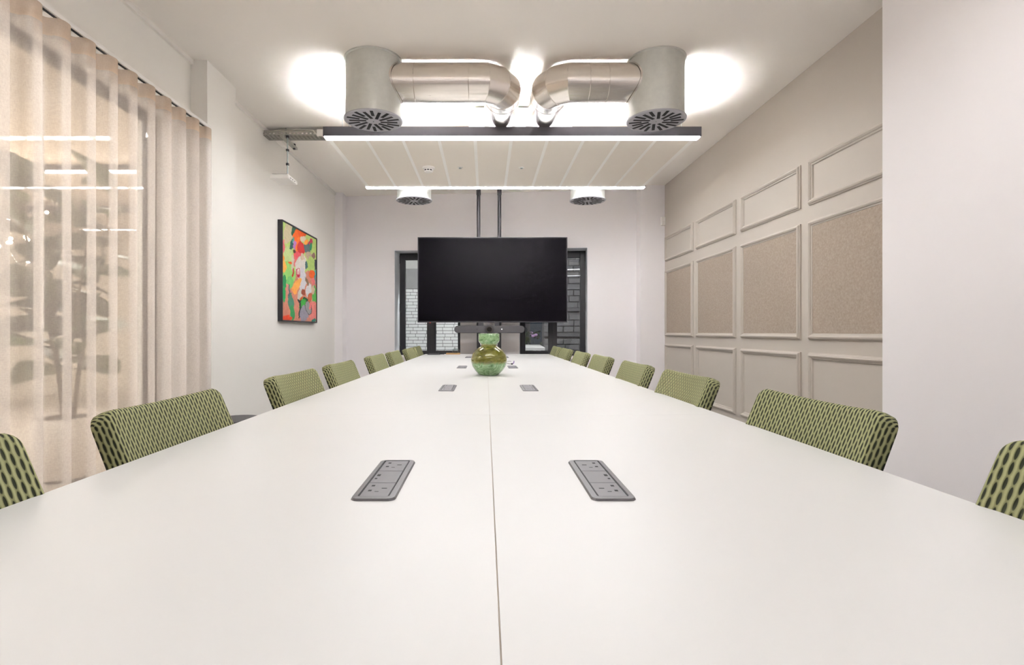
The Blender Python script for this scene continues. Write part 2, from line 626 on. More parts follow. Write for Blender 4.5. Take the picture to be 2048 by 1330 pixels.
for i, (yy, lab) in enumerate(((2.2, 'slim ceiling light in the office, nearest beyond the glass'), (5.6, 'slim ceiling light in the office, farther beyond the glass'))):
    lt = thing('office_light', lab, 'ceiling light', (-4.4, yy, 2.72), group='office ceiling lights')
    MB().box(-6.6, -2.6, yy - 0.05, yy + 0.05, 2.69, 2.75).build('housing', 'housing_black', lt)
    MB().box(-6.58, -2.62, yy - 0.04, yy + 0.04, 2.683, 2.69).build('diffuser', 'office_tube', lt)

def leaf_mesh():
    vs, fs = [], []
    n = 9
    for i in range(n):
        t = i / (n - 1)
        wd = 0.5 * math.sin(PI * min(1, t * 0.93 + 0.05)) ** 0.75 * (0.55 + 0.5 * t) * 0.74
        if i == n - 1:
            wd = 0.03
        droop = -0.38 * t * t
        for s, lift in ((-1, 0.07), (-0.5, 0.02), (0, -0.015), (0.5, 0.02), (1, 0.07)):
            wave = 0.03 * math.sin(7 * t + s * 2)
            vs.append((s * wd, t, droop + lift * wd * 2 + wave * abs(s)))
    for i in range(n - 1):
        for k in range(4):
            fs.append((i * 5 + k, i * 5 + k + 1, i * 5 + k + 6, i * 5 + k + 5))
    me = bpy.data.meshes.new('leaf')
    me.from_pydata(vs, [], fs)
    for p in me.polygons:
        p.use_smooth = True
    me.materials.append(MAT['leaf_green'])
    return me
LEAF = leaf_mesh()
def add_leaf(root, pos, az, pitch, size, roll=0.0):
    if pos[0] - math.sin(az) * size > 0.42:
        az = -az                       # keep the leaves off the glass
    o = bpy.data.objects.new('leaf', LEAF)
    COL.objects.link(o)
    o.parent = root
    o.location = pos
    o.rotation_euler = (pitch, roll, az)
    o.scale = (size, size, size)

pl = thing('potted_plant', 'tall leafy indoor plant in a round planter behind the curtain', 'potted plant', (-2.95, 3.78, 0))
MB().lathe([(0.12, 0.0), (0.17, 0.03), (0.205, 0.15), (0.21, 0.28), (0.185, 0.40), (0.175, 0.43), (0.16, 0.43), (0.165, 0.39)], 36).build('planter', 'planter_white', pl, smooth=True, world=False)
MB().lathe([(0.168, 0.36), (0.168, 0.39)], 28).build('soil', 'soil', pl, world=False)
stems = [((0.0, 0.0), (-0.12, -0.28), 1.95), ((0.04, 0.03), (0.18, 0.30), 2.1), ((-0.04, 0.04), (-0.3, 0.15), 1.7), ((0.03, -0.05), (0.28, -0.1), 1.85)]
for (bx, by), (tx, ty), hh in stems:
    pts = []
    for i in range(9):
        t = i / 8
        pts.append((bx + (tx - bx) * t ** 1.4, by + (ty - by) * t ** 1.4, 0.38 + (hh - 0.38) * t))
    MB().tube(pts, [0.016 - 0.011 * i / 8 for i in range(9)], 8).build('stem', 'stem_brown', pl, smooth=True, world=False)
    nl = 13
    for j in range(nl):
        t = 0.28 + 0.72 * j / (nl - 1)
        p = (bx + (tx - bx) * t ** 1.4, by + (ty - by) * t ** 1.4, 0.38 + (hh - 0.38) * t)
        add_leaf(pl, p, j * 2.4 + bx * 40 + random.uniform(-0.4, 0.4), random.uniform(0.05, 0.75) + 0.35 * (t > 0.9), random.uniform(0.36, 0.54) * (1.1 - 0.25 * t), random.uniform(-0.3, 0.3))

pend = thing('bulb_pendant', 'cluster of tiny warm bulbs hanging in the office behind the curtain', 'pendant light', (-4.55, 5.0, Z(0.95)))
MB().tube([(-4.55, 5.0, 2.75), (-4.55, 5.0, Z(0.95))], 0.008, 8).build('cord', 'plastic_black', pend)
MB().lathe([(0.03, -0.03), (0.05, 0), (0.03, 0.04)], 16).build('hub', 'plastic_black', pend, smooth=True, world=False)
for k in range(26):
    a = random.uniform(0, 2 * PI)
    e = random.uniform(-1.1, 0.7)
    r = random.uniform(0.25, 0.5)
    q = (r * math.cos(a) * math.cos(e), r * math.sin(a) * math.cos(e), r * math.sin(e))
    arm = MB().tube([(0, 0, 0), q], 0.003, 6).build('arm', 'tray_steel', pend, world=False)
    MB().lathe([(0.003, -0.016), (0.012, -0.011), (0.017, 0), (0.012, 0.011), (0.003, 0.016)], 12).build('bulb', 'bulb_warm', arm, smooth=True, world=False, loc=q)

# ------------------------------------------------------------ yard beyond the windows
o = MB().box(-4.0, 6.0, 7.9, 16.0, -0.3, -0.2).build('ground_yard', 'yard_ground')
struct(o, 'dark paved yard outside the windows', 'ground')
YB = 13.0
wy = MB().box(-4.0, 0.25, YB + 0.01, YB + 0.3, -0.2, Z(1.04)).build('wall_yard_brick', 'mortar_grey')
struct(wy, 'wall of white glazed bricks outside the left window', 'wall')
brick_me = {}
rng = random.Random(3)
def brick(x, z, wd):
    key = round(wd, 3)
    if key not in brick_me:
        b = MB().box(0, wd - 0.012, -0.012, 0.012, 0, 0.0655)
        me = bpy.data.meshes.new('brick')
        me.from_pydata(b.v, [], b.f)
        me.materials.append(MAT['brick_white'])
        brick_me[key] = me
    o = bpy.data.objects.new('brick', brick_me[key])
    COL.objects.link(o)
    o.parent = wy
    o.location = (x, YB - rng.uniform(0, 0.004), z)
row = 0
zz = Z(1.04) - 0.077
while zz > Z(-0.70):
    x = -2.45 + (0.0, 0.17, 0.06, 0.20)[row % 4]
    k = row
    while x < -0.22:
        wd = 0.236 if (k % 3) else (0.155 if row % 2 else 0.236)
        brick(x, zz, wd)
        x += wd
        k += 1
    zz -= 0.077
    row += 1
o = MB().box(-4.0, 0.25, YB - 0.05, YB + 0.3, Z(1.04), Z(1.52)).build('beam_yard', 'concrete')
struct(o, 'grey concrete beam above the white bricks', 'beam')
o = MB().box(-4.0, 0.25, YB + 0.05, YB + 0.3, Z(1.52), Z(3.2)).build('wall_yard_upper', 'concrete_light')
struct(o, 'pale rendered wall above the concrete beam outside', 'wall')
wd_ = MB().box(1.2, 5.5, 11.2, 11.5, -0.2, Z(3.2)).build('wall_yard_stone', 'yard_stone')
struct(wd_, 'dark rough stone wall outside the right window', 'wall')
for zc in (Z(0.47), Z(-0.05)):
    MB().box(1.2, 5.5, 11.12, 11.2, zc - 0.04, zc + 0.03).build('ledge', 'yard_stone', wd_)
stone_me = []
for sx_, sz_ in ((0.30, 0.125), (0.22, 0.125), (0.40, 0.125)):
    b_ = MB().box(0, sx_ - 0.02, -0.03, 0.02, 0, sz_ - 0.018)
    me = bpy.data.meshes.new('stone_block')
    me.from_pydata(b_.v, [], b_.f)
    me.materials.append(MAT['stone_block'])
    stone_me.append((sx_, me))
zz = Z(-0.62)
while zz < Z(1.75):
    x = 1.2 + rng.uniform(0, 0.02)
    while x < 2.3:
        if min(abs(zz + 0.06 - Z(0.47)), abs(zz + 0.06 - Z(-0.05))) < 0.09:
            break
        sx_, me = stone_me[rng.randrange(3)]
        o = bpy.data.objects.new('stone_block', me)
        COL.objects.link(o)
        o.parent = wd_
        o.location = (x, 11.2 - rng.uniform(0, 0.025), zz)
        x += sx_
    zz += 0.125
o = MB().box(0.25, 1.2, 14.6, 14.8, -0.2, Z(3.2)).build('wall_yard_end', 'yard_stone')
struct(o, 'dark end wall of the yard outside', 'wall')
gt = thing('garden_table', 'pale slab garden table outside the right window', 'garden table', (0.9, 10.0, -0.2))
MB().prism([(0.45, 8.75), (0.96, 8.75), (1.10, 11.0), (0.45, 11.0)], Z(-0.30), Z(-0.255)).build('slab', 'slab_grey', gt)
for x, y in ((0.52, 8.9), (0.88, 8.9), (0.98, 10.8), (0.52, 10.8)):
    MB().box(x - 0.03, x + 0.03, y - 0.03, y + 0.03, -0.2, Z(-0.30)).build('leg', 'slab_grey', gt)
sh = thing('yard_shrub', 'dark shrub with mauve flowers outside the right window', 'shrub', (0.85, 12.1, -0.2))
m = MB()
for k in range(260):
    a = rng.uniform(0, 2 * PI); r = 0.52 * math.sqrt(rng.random()); zz = rng.uniform(0.0, 1.25)
    p = Vector((0.85 + r * math.cos(a), 12.1 + r * math.sin(a), -0.2 + zz))
    d = Vector((rng.uniform(-1, 1), rng.uniform(-1, 1), rng.uniform(-0.4, 1))).normalized() * 0.11
    s_ = d.cross(Vector((0.3, 0.8, 0.5))).normalized() * 0.035
    m.add([p, p + d * 0.5 + s_, p + d, p + d * 0.5 - s_], [(0, 1, 2, 3)])
fo = m.build('foliage', 'leaf_yard', sh)
fo['kind'] = 'stuff'
for k in range(7):
    MB().tube([(0.85, 12.1, -0.2), (0.85 + rng.uniform(-0.3, 0.3), 12.1 + rng.uniform(-0.3, 0.3), 0.7)], 0.01, 6).build('stem', 'stem_brown', sh)
for k, (fx, fz) in enumerate(((0.72, -0.12), (0.98, -0.03), (1.02, -0.09), (1.08, -0.07), (0.76, -0.16))):
    MB().lathe([(0.005, -0.03), (0.03, -0.02), (0.045, 0.01), (0.03, 0.03), (0.005, 0.035)], 9).build('flower', 'petal_mauve', sh, world=False, loc=(fx - 0.85, -0.45, Z(fz) + 0.2))
yl = thing('yard_fill_lamp', 'unseen lamp added above the windows to light the yard', 'fill lamp', (-0.2, 7.95, Z(1.75)))  # out of view, added so the bricks and yard get light
MB().box(-0.5, 0.1, 7.9, 7.96, Z(1.65), Z(1.85)).build('back_plate', 'frame_black', yl)
MB().box(-0.48, 0.08, 7.96, 8.05, Z(1.67), Z(1.83)).build('diffuser', 'yard_fill_glow', yl)

# ------------------------------------------------------------ ceiling raft with linear lights
LX0, LX1 = -1.278, 1.694
LB, LT = Z(1.543), Z(1.617)
def linear_light(y, label, tube='tube_down'):
    r = thing('linear_light', label, 'linear light', (0.208, y + 0.04, LB), group='suspended linear lights')
    m = MB()
    m.box(LX0, LX1, y, y + 0.012, LB, LT)
    m.box(LX0, LX1, y + 0.068, y + 0.08, LB, LT)
    m.box(LX0, LX1, y + 0.012, y + 0.068, LB + 0.012, LT - 0.026)
    m.build('housing', 'housing_black', r)
    for xx in (LX0 - 0.004, LX1):
        MB().box(xx, xx + 0.004, y, y + 0.08, LB, LT).build('end_cap', 'housing_black', r)
    MB().box(LX0 + 0.004, LX1 - 0.004, y + 0.006, y + 0.074, LB - 0.008, LB + 0.006).build('diffuser', tube, r)
    MB().box(LX0 + 0.3, LX1 - 0.3, y + 0.014, y + 0.066, LT - 0.026, LT - 0.020).build('upper_diffuser', 'tube_up', r)
    lv = MB()  # unseen fins, added to keep grazing uplight off the side walls
    for k in range(int((LX1 - LX0 - 0.6) / 0.055) + 2):
        xx = LX0 + 0.3 + 0.055 * k - 0.001
        lv.box(xx, xx + 0.002, y + 0.012, y + 0.068, LT - 0.026, LT - 0.001)
    lv.build('added_louvre', 'rail_white', r)
    for xx in (LX0 + 0.14, 0.25, LX1 - 0.14):
        wq = MB().tube([(xx, y + 0.04, LT - 0.012), (xx, y + 0.04, CEIL)], 0.0022, 6).build('suspension_wire', 'rod_steel', r)
        MB().lathe([(0.012, 0), (0.012, 0.012)], 12).build('wire_cap', 'rod_steel', wq, world=False, loc=(xx, y + 0.04, CEIL - 0.012))
    return r
def raft(y0, y1, label):
    r = thing('ceiling_raft', label, 'ceiling raft', (0.208, (y0 + y1) / 2, LB), group='suspended ceiling rafts')
    x0, x1 = -1.245, 1.655
    pw = (x1 - x0) / 10
    zb = Z(1.539)
    for i in range(10):
        MB().box(x0 + i * pw + 0.0135, x0 + (i + 1) * pw - 0.0135, y0, y1, zb, zb + 0.03).build('panel', 'raft_panel', r)
    for i in range(11):
        x = x0 + i * pw
        wd = 0.0135 if 0 < i < 10 else 0.024
        MB().box(x - wd, x + wd, y0, y1, zb + 0.001, zb + 0.03).build('carrier_strip', 'raft_joint', r)
    for xx in (x0 + 0.1, x1 - 0.1):
        for yy in (y0 + 0.2, y1 - 0.2):
            MB().tube([(xx, yy, zb + 0.03), (xx, yy, CEIL)], 0.002, 6).build('suspension_wire', 'rod_steel', r)
    return r
linear_light(4.25, 'black linear light hanging at the near edge of the slatted ceiling raft')
linear_light(5.727, 'bright linear light at the far edge of the slatted ceiling raft')
raft(4.332, 5.725, 'cream slatted ceiling raft hanging between the two linear lights')
linear_light(0.25, 'linear light overhead close to the camera, out of frame', 'tube_down_near')
linear_light(1.727, 'linear light overhead in front of the camera, out of frame', 'tube_down_near')
raft(0.332, 1.725, 'cream slatted ceiling raft overhead, out of frame')

# smoke detector and two small sprinkler caps under the raft
zb = Z(1.539)
sd = thing('smoke_detector', 'round white smoke detector on the ceiling raft', 'smoke detector', (-0.535, 5.05, zb))
MB().lathe([(0.058, 0), (0.058, -0.012), (0.05, -0.016)], 28).build('base', 'device_white', sd, smooth=True, world=False)
MB().lathe([(0.044, -0.016), (0.042, -0.034), (0.036, -0.044), (0.012, -0.048)], 28).build('head', 'device_white', sd, smooth=True, world=False)
for a in (-2.2, -1.57, -0.94):
    MB().box(-0.009, 0.009, -0.0445, -0.038, -0.035, -0.026).build('vent', 'slot_black', sd, world=False, loc=(0, 0, 0)).rotation_euler = (0, 0, a + PI / 2)
for xx, lab, mt in ((-0.24, 'tiny white cap in the raft panel right of the smoke detector', 'device_white'), (0.335, 'tiny steel-centred cap in the raft panel farthest right of the smoke detector', 'device_white')):
    c = thing('sprinkler_cap', lab, 'sprinkler', (xx, 5.05, zb), group='caps in the raft panels')
    MB().lathe([(0.028, 0), (0.026, -0.004), (0.012, -0.006)], 20).build('rosette', mt, c, smooth=True, world=False)
    MB().lathe([(0.012, -0.006), (0.011, -0.011)], 14).build('nozzle', 'rod_steel', c, world=False)

# ------------------------------------------------------------ ducts
HD = Z(1.478)
CR = 0.190
def slot_mesh(r0, r1, wd):
    b = MB().box(r0, r1, -wd / 2, wd / 2, -0.0015, 0.004)
    me = bpy.data.meshes.new('slot')
    me.from_pydata(b.v, [], b.f)
    me.materials.append(MAT['slot_black'])
    return me
SLOT_LONG, SLOT_SHORT = slot_mesh(0.048, 0.165, 0.021), slot_mesh(0.098, 0.184, 0.021)
def diffuser(root, x, y, z):
    p = MB().lathe([(0.012, -0.004), (0.196, -0.004), (0.202, 0.0), (0.202, 0.006), (0.19, 0.008)], 64).build('diffuser_plate', 'diffuser_grey', root, world=False, loc=Vector((x, y, z)) - root.location)
    for k in range(20):
        o = bpy.data.objects.new('slot', SLOT_LONG if k % 2 == 0 else SLOT_SHORT)
        COL.objects.link(o)
        o.parent = p
        a = 2 * PI * k / 20 + 0.06
        o.location = (-0.012 * math.sin(a), 0.012 * math.cos(a), -0.004)
        o.rotation_euler = (0, 0, a)
    MB().lathe([(0.004, -0.008), (0.004, -0.004)], 10).build('centre_screw', 'rod_steel', p, world=False)

def drum(root, x, y, ztop, r=CR):
    MB().lathe([(r, HD + 0.004), (r, ztop)], 72, (x, y, 0)).build('drum', 'galvanised', root, smooth=True)
    MB().lathe([(r + 0.004, ztop - 0.012), (r + 0.010, ztop - 0.009), (r + 0.010, ztop)], 64, (x, y, 0)).build('top_flange', 'galvanised', root, smooth=True)
    diffuser(root, x, y, HD)

DY, DZ, DR = 3.78, Z(1.742), 0.131
def duct(root, x0, xs, sgn, bend_x):
    R = 0.172
    S0 = bend_x
    verts = [Vector((x0, DY, DZ))]
    C = Vector((S0, DY + R, DZ))
    rc = R / math.cos(math.radians(15))
    for a in (15, 45, 75):
        t = math.radians(a)
        verts.append(C + Vector((sgn * rc * math.sin(t), -rc * math.cos(t), 0)))
    verts.append(Vector((S0 + sgn * R, DY + R + 0.045, DZ)))
    verts.append(Vector((S0 + sgn * R, 4.52, DZ)))
    n = 56
    def ring(i, seg):
        d = (verts[seg + 1] - verts[seg]).normalized()
        if i == 0 or i == len(verts) - 1:
            nb = d
        else:
            nb = ((verts[i] - verts[i - 1]).normalized() + (verts[i + 1] - verts[i]).normalized()).normalized()
        a = d.cross(Vector((0, 0, 1)))
        out = []
        for k in range(n):
            t = 2 * PI * k / n
            q = a * (DR * math.cos(t)) + Vector((0, 0, DR * math.sin(t)))
            out.append(verts[i] + q - d * (q.dot(nb) / d.dot(nb)))
        return out
    for seg in range(len(verts) - 1):
        A, B = ring(seg, seg), ring(seg + 1, seg)
        m = MB().add(A + B, [(k, (k + 1) % n, n + (k + 1) % n, n + k) for k in range(n)])
        nm = 'straight_section' if seg in (0, 4) else 'elbow_section'
        m.build(nm, 'duct_bright', root, smooth=True)
        if seg > 0:
            MB().tube(A, 0.0028, 6, closed=True).build('seam', 'duct_bright', root, smooth=True)
    for xx in xs:
        pts = [(xx, DY + (DR + 0.001) * math.cos(2 * PI * k / n), DZ + (DR + 0.001) * math.sin(2 * PI * k / n)) for k in range(n)]
        MB().tube(pts, 0.0026, 6, closed=True).build('seam', 'duct_bright', root, smooth=True)
    # saddle collar where the duct meets the drum
    m = MB()
    vs, fs = [], []
    for k in range(n):
        t = 2 * PI * k / n
        yy, zz = (DR + 0.006) * math.cos(t), (DR + 0.006) * math.sin(t)
        xe = math.sqrt(max(0, CR * CR - yy * yy))
        vs.append((x0 + sgn * (xe + 0.001), DY + yy, DZ + zz))
    for k in range(n):
        p = vs[k]
        vs.append((p[0] + sgn * 0.012, p[1], p[2]))
    m.add(vs, [(k, (k + 1) % n, n + (k + 1) % n, n + k) for k in range(n)])
    m.build('saddle_collar', 'duct_bright', root, smooth=True)

dl = thing('air_duct', 'galvanised drum diffuser with bent silver duct, left of the pair over the table', 'air duct', (-0.786, DY, HD), group='front drum ducts')
drum(dl, -0.786, DY, CEIL - 0.001)
duct(dl, -0.786, (-0.492, -0.118), 1, -0.052)
dr = thing('air_duct', 'galvanised drum diffuser with bent silver duct, right of the pair over the table', 'air duct', (1.192, DY, HD), group='front drum ducts')
drum(dr, 1.192, DY, CEIL - 0.001)
duct(dr, 1.192, (0.842, 0.712), -1, 0.634)
for xx, lab in ((-0.806, 'small looking grey drum diffuser below the far light, left of the screen posts'), (1.147, 'small looking grey drum diffuser below the far light, right of the screen posts')):
    r = thing('drum_diffuser', lab, 'air diffuser', (xx, 6.08, HD), group='far drum diffusers')
    drum(r, xx, 6.08, CEIL)
pb_ = thing('plenum_box', 'white plenum box above the raft that both ducts run into', 'plenum box', (0.29, 4.75, Z(1.6)))
MB().box(-0.14, 0.72, 4.5, 5.1, Z(1.60), CEIL - 0.03).build('casing', 'device_white', pb_, bevel=0.004)
for xx in (-0.1, 0.68):
    MB().box(xx - 0.015, xx + 0.015, 4.6, 4.9, CEIL - 0.03, CEIL).build('hanger', 'device_white', pb_)

# ------------------------------------------------------------ conference table
TX0, TX1, TS = -0.784, 0.817, 0.0135
TY = [0.15, 1.868, 3.588, 5.305, 7.02]
TT = 0.74
tb = thing('conference_table', 'long white conference table made of paired laminate tops', 'table', (0.016, 3.6, 0))
for i in range(4):
    g = 0.0007 if i == 0 else 0.0003
    for (a, b) in ((TX0, TS - g), (TS + g, TX1)):
        MB().box(a, b, TY[i] + 0.0005, TY[i + 1] - 0.0005, TT - 0.025, TT).build('tabletop', 'table_laminate', tb, bevel=0.0005)
MB().box(TS - 0.0012, TS + 0.0012, TY[0] + 0.002, TY[4] - 0.002, TT - 0.02, TT - 0.003).build('joint_strip', 'table_edge', tb)
for yy in [0.35, 1.868, 3.588, 5.305, 6.8]:
    for xx in (TX0 + 0.25, TX1 - 0.25):
        MB().box(xx - 0.03, xx + 0.03, yy - 0.03, yy + 0.03, 0, TT - 0.065).build('leg', 'leg_white', tb, bevel=0.003)
    MB().box(TX0 + 0.2, TX1 - 0.2, yy - 0.025, yy + 0.025, TT - 0.065, TT - 0.026).build('crossbeam', 'leg_white', tb)
for xx in (TX0 + 0.3, TX1 - 0.3):
    MB().box(xx - 0.02, xx + 0.02, 0.35, 6.8, TT - 0.066, TT - 0.0262).build('long_beam', 'leg_white', tb)

# power modules let into the tops
def rrect(hx, hy, r, n=5):
    out = []
    for cx, cy, a0 in ((hx - r, hy - r, 0), (-hx + r, hy - r, 90), (-hx + r, -hy + r, 180), (hx - r, -hy + r, 270)):
        for k in range(n + 1):
            t = math.radians(a0 + 90 * k / n)
            out.append((cx + r * math.cos(t), cy + r * math.sin(t)))
    return out
def power_module(sx):
    r = thing('power_module', '', 'power socket', (0, 0, TT))
    hx, hy = 0.0385, 0.140
    A = rrect(hx, hy, 0.014)
    B = rrect(hx - 0.002, hy - 0.002, 0.013)
    C = rrect(hx - 0.011, hy - 0.011, 0.006)
    n = len(A)
    vs = [(x, y, 0.0003) for x, y in A] + [(x, y, 0.004) for x, y in B] + [(x, y, 0.0052) for x, y in C] + [(x, y, 0.0035) for x, y in C]
    fs = []
    for l in range(3):
        fs += [(l * n + k, l * n + (k + 1) % n, (l + 1) * n + (k + 1) % n, (l + 1) * n + k) for k in range(n)]
    fs.append(tuple(3 * n + k for k in range(n)))
    MB().add(vs, fs).build('bezel', 'module_grey', r, world=False)
    secs = [(-0.127, -0.045, 'socket_panel'), (-0.043, 0.040, 'data_panel'), (0.042, 0.127, 'socket_panel')]
    for y0, y1, nm in secs:
        p = MB().box(-0.0245, 0.0245, y0, y1, 0.003, 0.0048).build(nm, 'module_panel', r, bevel=0.0006, world=False)
        cy = (y0 + y1) / 2
        def hole(x, y, a, b, nm2='socket_hole'):
            MB().box(x - a / 2, x + a / 2, y - b / 2, y + b / 2, 0.0045, 0.00495).build(nm2, 'hole_black', p, world=False)
        if nm == 'socket_panel':
            hole(sx * 0.013, cy - 0.008, 0.0060, 0.0085)
            hole(sx * 0.013, cy + 0.022, 0.0060, 0.0085)
            hole(sx * -0.010, cy + 0.006, 0.0095, 0.0040)
            hole(sx * 0.000, cy - 0.014, 0.0070, 0.0026, 'switch_slot')
        else:
            hole(sx * 0.017, cy + 0.010, 0.0065, 0.013, 'data_port')
            hole(sx * 0.018, cy - 0.014, 0.0045, 0.008, 'data_port')
    for sxx in (-1, 1):
        MB().box(sxx * 0.0258 - 0.0008, sxx * 0.0258 + 0.0008, -0.127, 0.127, 0.003, 0.00385 + 0.0002).build('slide_groove', 'hole_black', r, world=False)
    return r
ords = ['nearest the camera', 'second from the camera, before the vase', 'third from the camera, beside the vase', 'farthest from the camera, behind the vase']
for side, xx, sx in (('left', -0.1925, -1), ('right', 0.2185, 1)):
    proto = power_module(sx)
    for i, yy in enumerate((1.052, 2.745, 4.385, 6.1)):
        o = proto if i == 0 else copy_tree(proto)
        o.location = (xx, yy, TT)
        tag(o, 'grey power module in the %s table half, %s' % (side, ords[i]), 'power socket', 'power modules in the table')

# ------------------------------------------------------------ chairs
def chair_back_mesh():
    HW, HH, T, R, RE = 0.270, 0.222, 0.028, 0.036, 0.024
    def samples(h, n):
        e = [0, 0.0025, 0.007, 0.013, 0.02, 0.028, 0.04, 0.055]
        xs = [-h + q for q in e]
        m = h - 0.055
        xs += [-m + 2 * m * (i + 1) / n for i in range(n - 1)]
        xs += [h - q for q in reversed(e)]
        return xs
    X, Sx = samples(HW, 14), samples(HH, 12)
    nx, ns = len(X), len(Sx)
    def warp(x, s):
        ax, as_ = abs(x) - (HW - R), abs(s) - (HH - R)
        if ax > 0 and as_ > 0:
            dx, dy = ax / R, as_ / R
            ax2, as2 = dx * math.sqrt(1 - dy * dy / 2), dy * math.sqrt(1 - dx * dx / 2)
            x = math.copysign(HW - R + R * ax2, x)
            s = math.copysign(HH - R + R * as2, s)
            e = R * (1 - math.hypot(ax2, as2))
        else:
            e = min(HW - abs(x), HH - abs(s))
        return x, s, max(e, 0)
    vs, fs, uv = [], [], []
    idx = {}
    for side in (1, -1):
        for j in range(ns):
            for i in range(nx):
                border = i in (0, nx - 1) or j in (0, ns - 1)
                if side == -1 and border:
                    idx[(side, i, j)] = idx[(1, i, j)]
                    continue
                x, s, e = warp(X[i], Sx[j])
                q = max(0.0, 1 - e / RE)
                th = T * (1 - q ** 4) ** 0.25 if q > 0 else T
                tap = 1 - 0.05 * (s + HH) / (2 * HH)
                dep = side * th + 0.34 * x * x                 # dished towards the sitter
                vs.append((x * tap, dep, s))
                idx[(side, i, j)] = len(vs) - 1
                ax, as_ = abs(x) - (HW - R), abs(s) - (HH - R)
                if ax > 0 and as_ > 0:
                    nn = Vector((math.copysign(ax, x), math.copysign(as_, s))).normalized()
                elif HW - abs(x) < HH - abs(s):
                    nn = Vector((math.copysign(1, x), 0))
                else:
                    nn = Vector((0, math.copysign(1, s)))
                off = (T - side * th) if e < 0.05 else 0.0
                uv.append((x * tap + nn.x * off, s + nn.y * off))
    for side in (1, -1):
        for j in range(ns - 1):
            for i in range(nx - 1):
                q = [idx[(side, i, j)], idx[(side, i + 1, j)], idx[(side, i + 1, j + 1)], idx[(side, i, j + 1)]]
                fs.append(tuple(q if side < 0 else reversed(q)))
    # lean back and lift into place
    lean = math.radians(22)
    out = []
    for x, y, s in vs:
        h = s + HH
        yy = -0.20 - h * math.sin(lean) + y * math.cos(lean)
        zz = 0.427 + h * math.cos(lean) + y * math.sin(lean)
        out.append((x, yy, zz))
    me = bpy.data.meshes.new('backrest')
    me.from_pydata(out, [], fs)
    lay = me.uv_layers.new(name='UVMap')
    for lp in me.loops:
        lay.data[lp.index].uv = uv[lp.vertex_index]
    for p in me.polygons:
        p.use_smooth = True
    me.materials.append(MAT['chair_knit'])
    return me
def chair_proto():
    r = thing('meeting_chair', '', 'chair')
    link('backrest', chair_back_mesh(), r, world=False)
    m = MB().box(-0.25, 0.25, -0.24, 0.26, 0.41, 0.475)
    st = m.build('seat', 'chair_knit', r, bevel=0.025, seg=3, world=False)
    me = st.data
    lay = me.uv_layers.new(name='UVMap')
    for lp in me.loops:
        v = me.vertices[lp.vertex_index].co
        lay.data[lp.index].uv = (v.x, v.y + v.z)
    MB().box(-0.21, 0.21, -0.20, 0.22, 0.39, 0.412).build('seat_frame', 'leg_black', r, world=False)
    for sx in (-1, 1):
        for (y0, y1) in ((0.19, 0.24), (-0.18, -0.27)):
            MB().tube([(sx * 0.19, y0, 0.40), (sx * 0.235, y1, 0.0)], [0.014, 0.010], 10).build('leg', 'leg_black', r, smooth=True, world=False)
    return r
proto = chair_proto()
first = True
words = ['nearest, cut by the picture edge', 'second from the camera', 'third from the camera', 'fourth from the camera', 'fifth from the camera', 'sixth from the camera', 'seventh from the camera', 'farthest from the camera']
LEFT = [0.70, 1.443, 2.37, 3.16, 4.17, 4.99, 5.90, 6.65]
RIGHT = [0.645, 1.425, 2.31, 3.11, 4.05, 4.85, 5.79, 6.58]
for side, xs, ox, rz in (('curtain', LEFT, -0.515, -PI / 2), ('panelled wall', RIGHT, 0.535, PI / 2)):
    for i, yy in enumerate(xs):
        o = proto if first else copy_tree(proto)
        first = False
        o.location = (ox + random.uniform(-0.006, 0.006), yy, 0)
        o.rotation_euler = (0, 0, rz + random.uniform(-0.015, 0.015))
        tag(o, 'green chair on the %s side, %s' % (side, words[i]), 'chair', 'green chairs around the table')

# ------------------------------------------------------------ vase
va = thing('vase', 'round green marbled glass vase with a flared collar on the table', 'vase', (0.0215, 3.585, TT))
body = [(0.0, 0.002), (0.058, 0.0), (0.066, 0.004), (0.092, 0.030), (0.110, 0.058), (0.119, 0.090), (0.1185, 0.112), (0.110, 0.140), (0.092, 0.166), (0.070, 0.184), (0.058, 0.193), (0.0535, 0.199)]
inner = [(0.049, 0.199), (0.052, 0.190), (0.085, 0.166), (0.106, 0.136), (0.113, 0.100), (0.108, 0.066), (0.085, 0.030), (0.055, 0.010), (0.0, 0.009)]
collar = [(0.0535, 0.199), (0.0555, 0.206), (0.066, 0.220), (0.0705, 0.230), (0.0705, 0.274), (0.068, 0.276), (0.066, 0.274), (0.066, 0.232), (0.061, 0.222), (0.051, 0.207), (0.049, 0.199)]
def lathe_smooth(prof, n=64):
    return MB().lathe(prof, n, caps=False)
lathe_smooth([(max(r, 0.001), z) for r, z in body + inner]).build('bowl', 'vase_glass', va, smooth=True, world=False, angle=1.2)
lathe_smooth(collar).build('collar', 'vase_glass', va, smooth=True, world=False, angle=1.0)

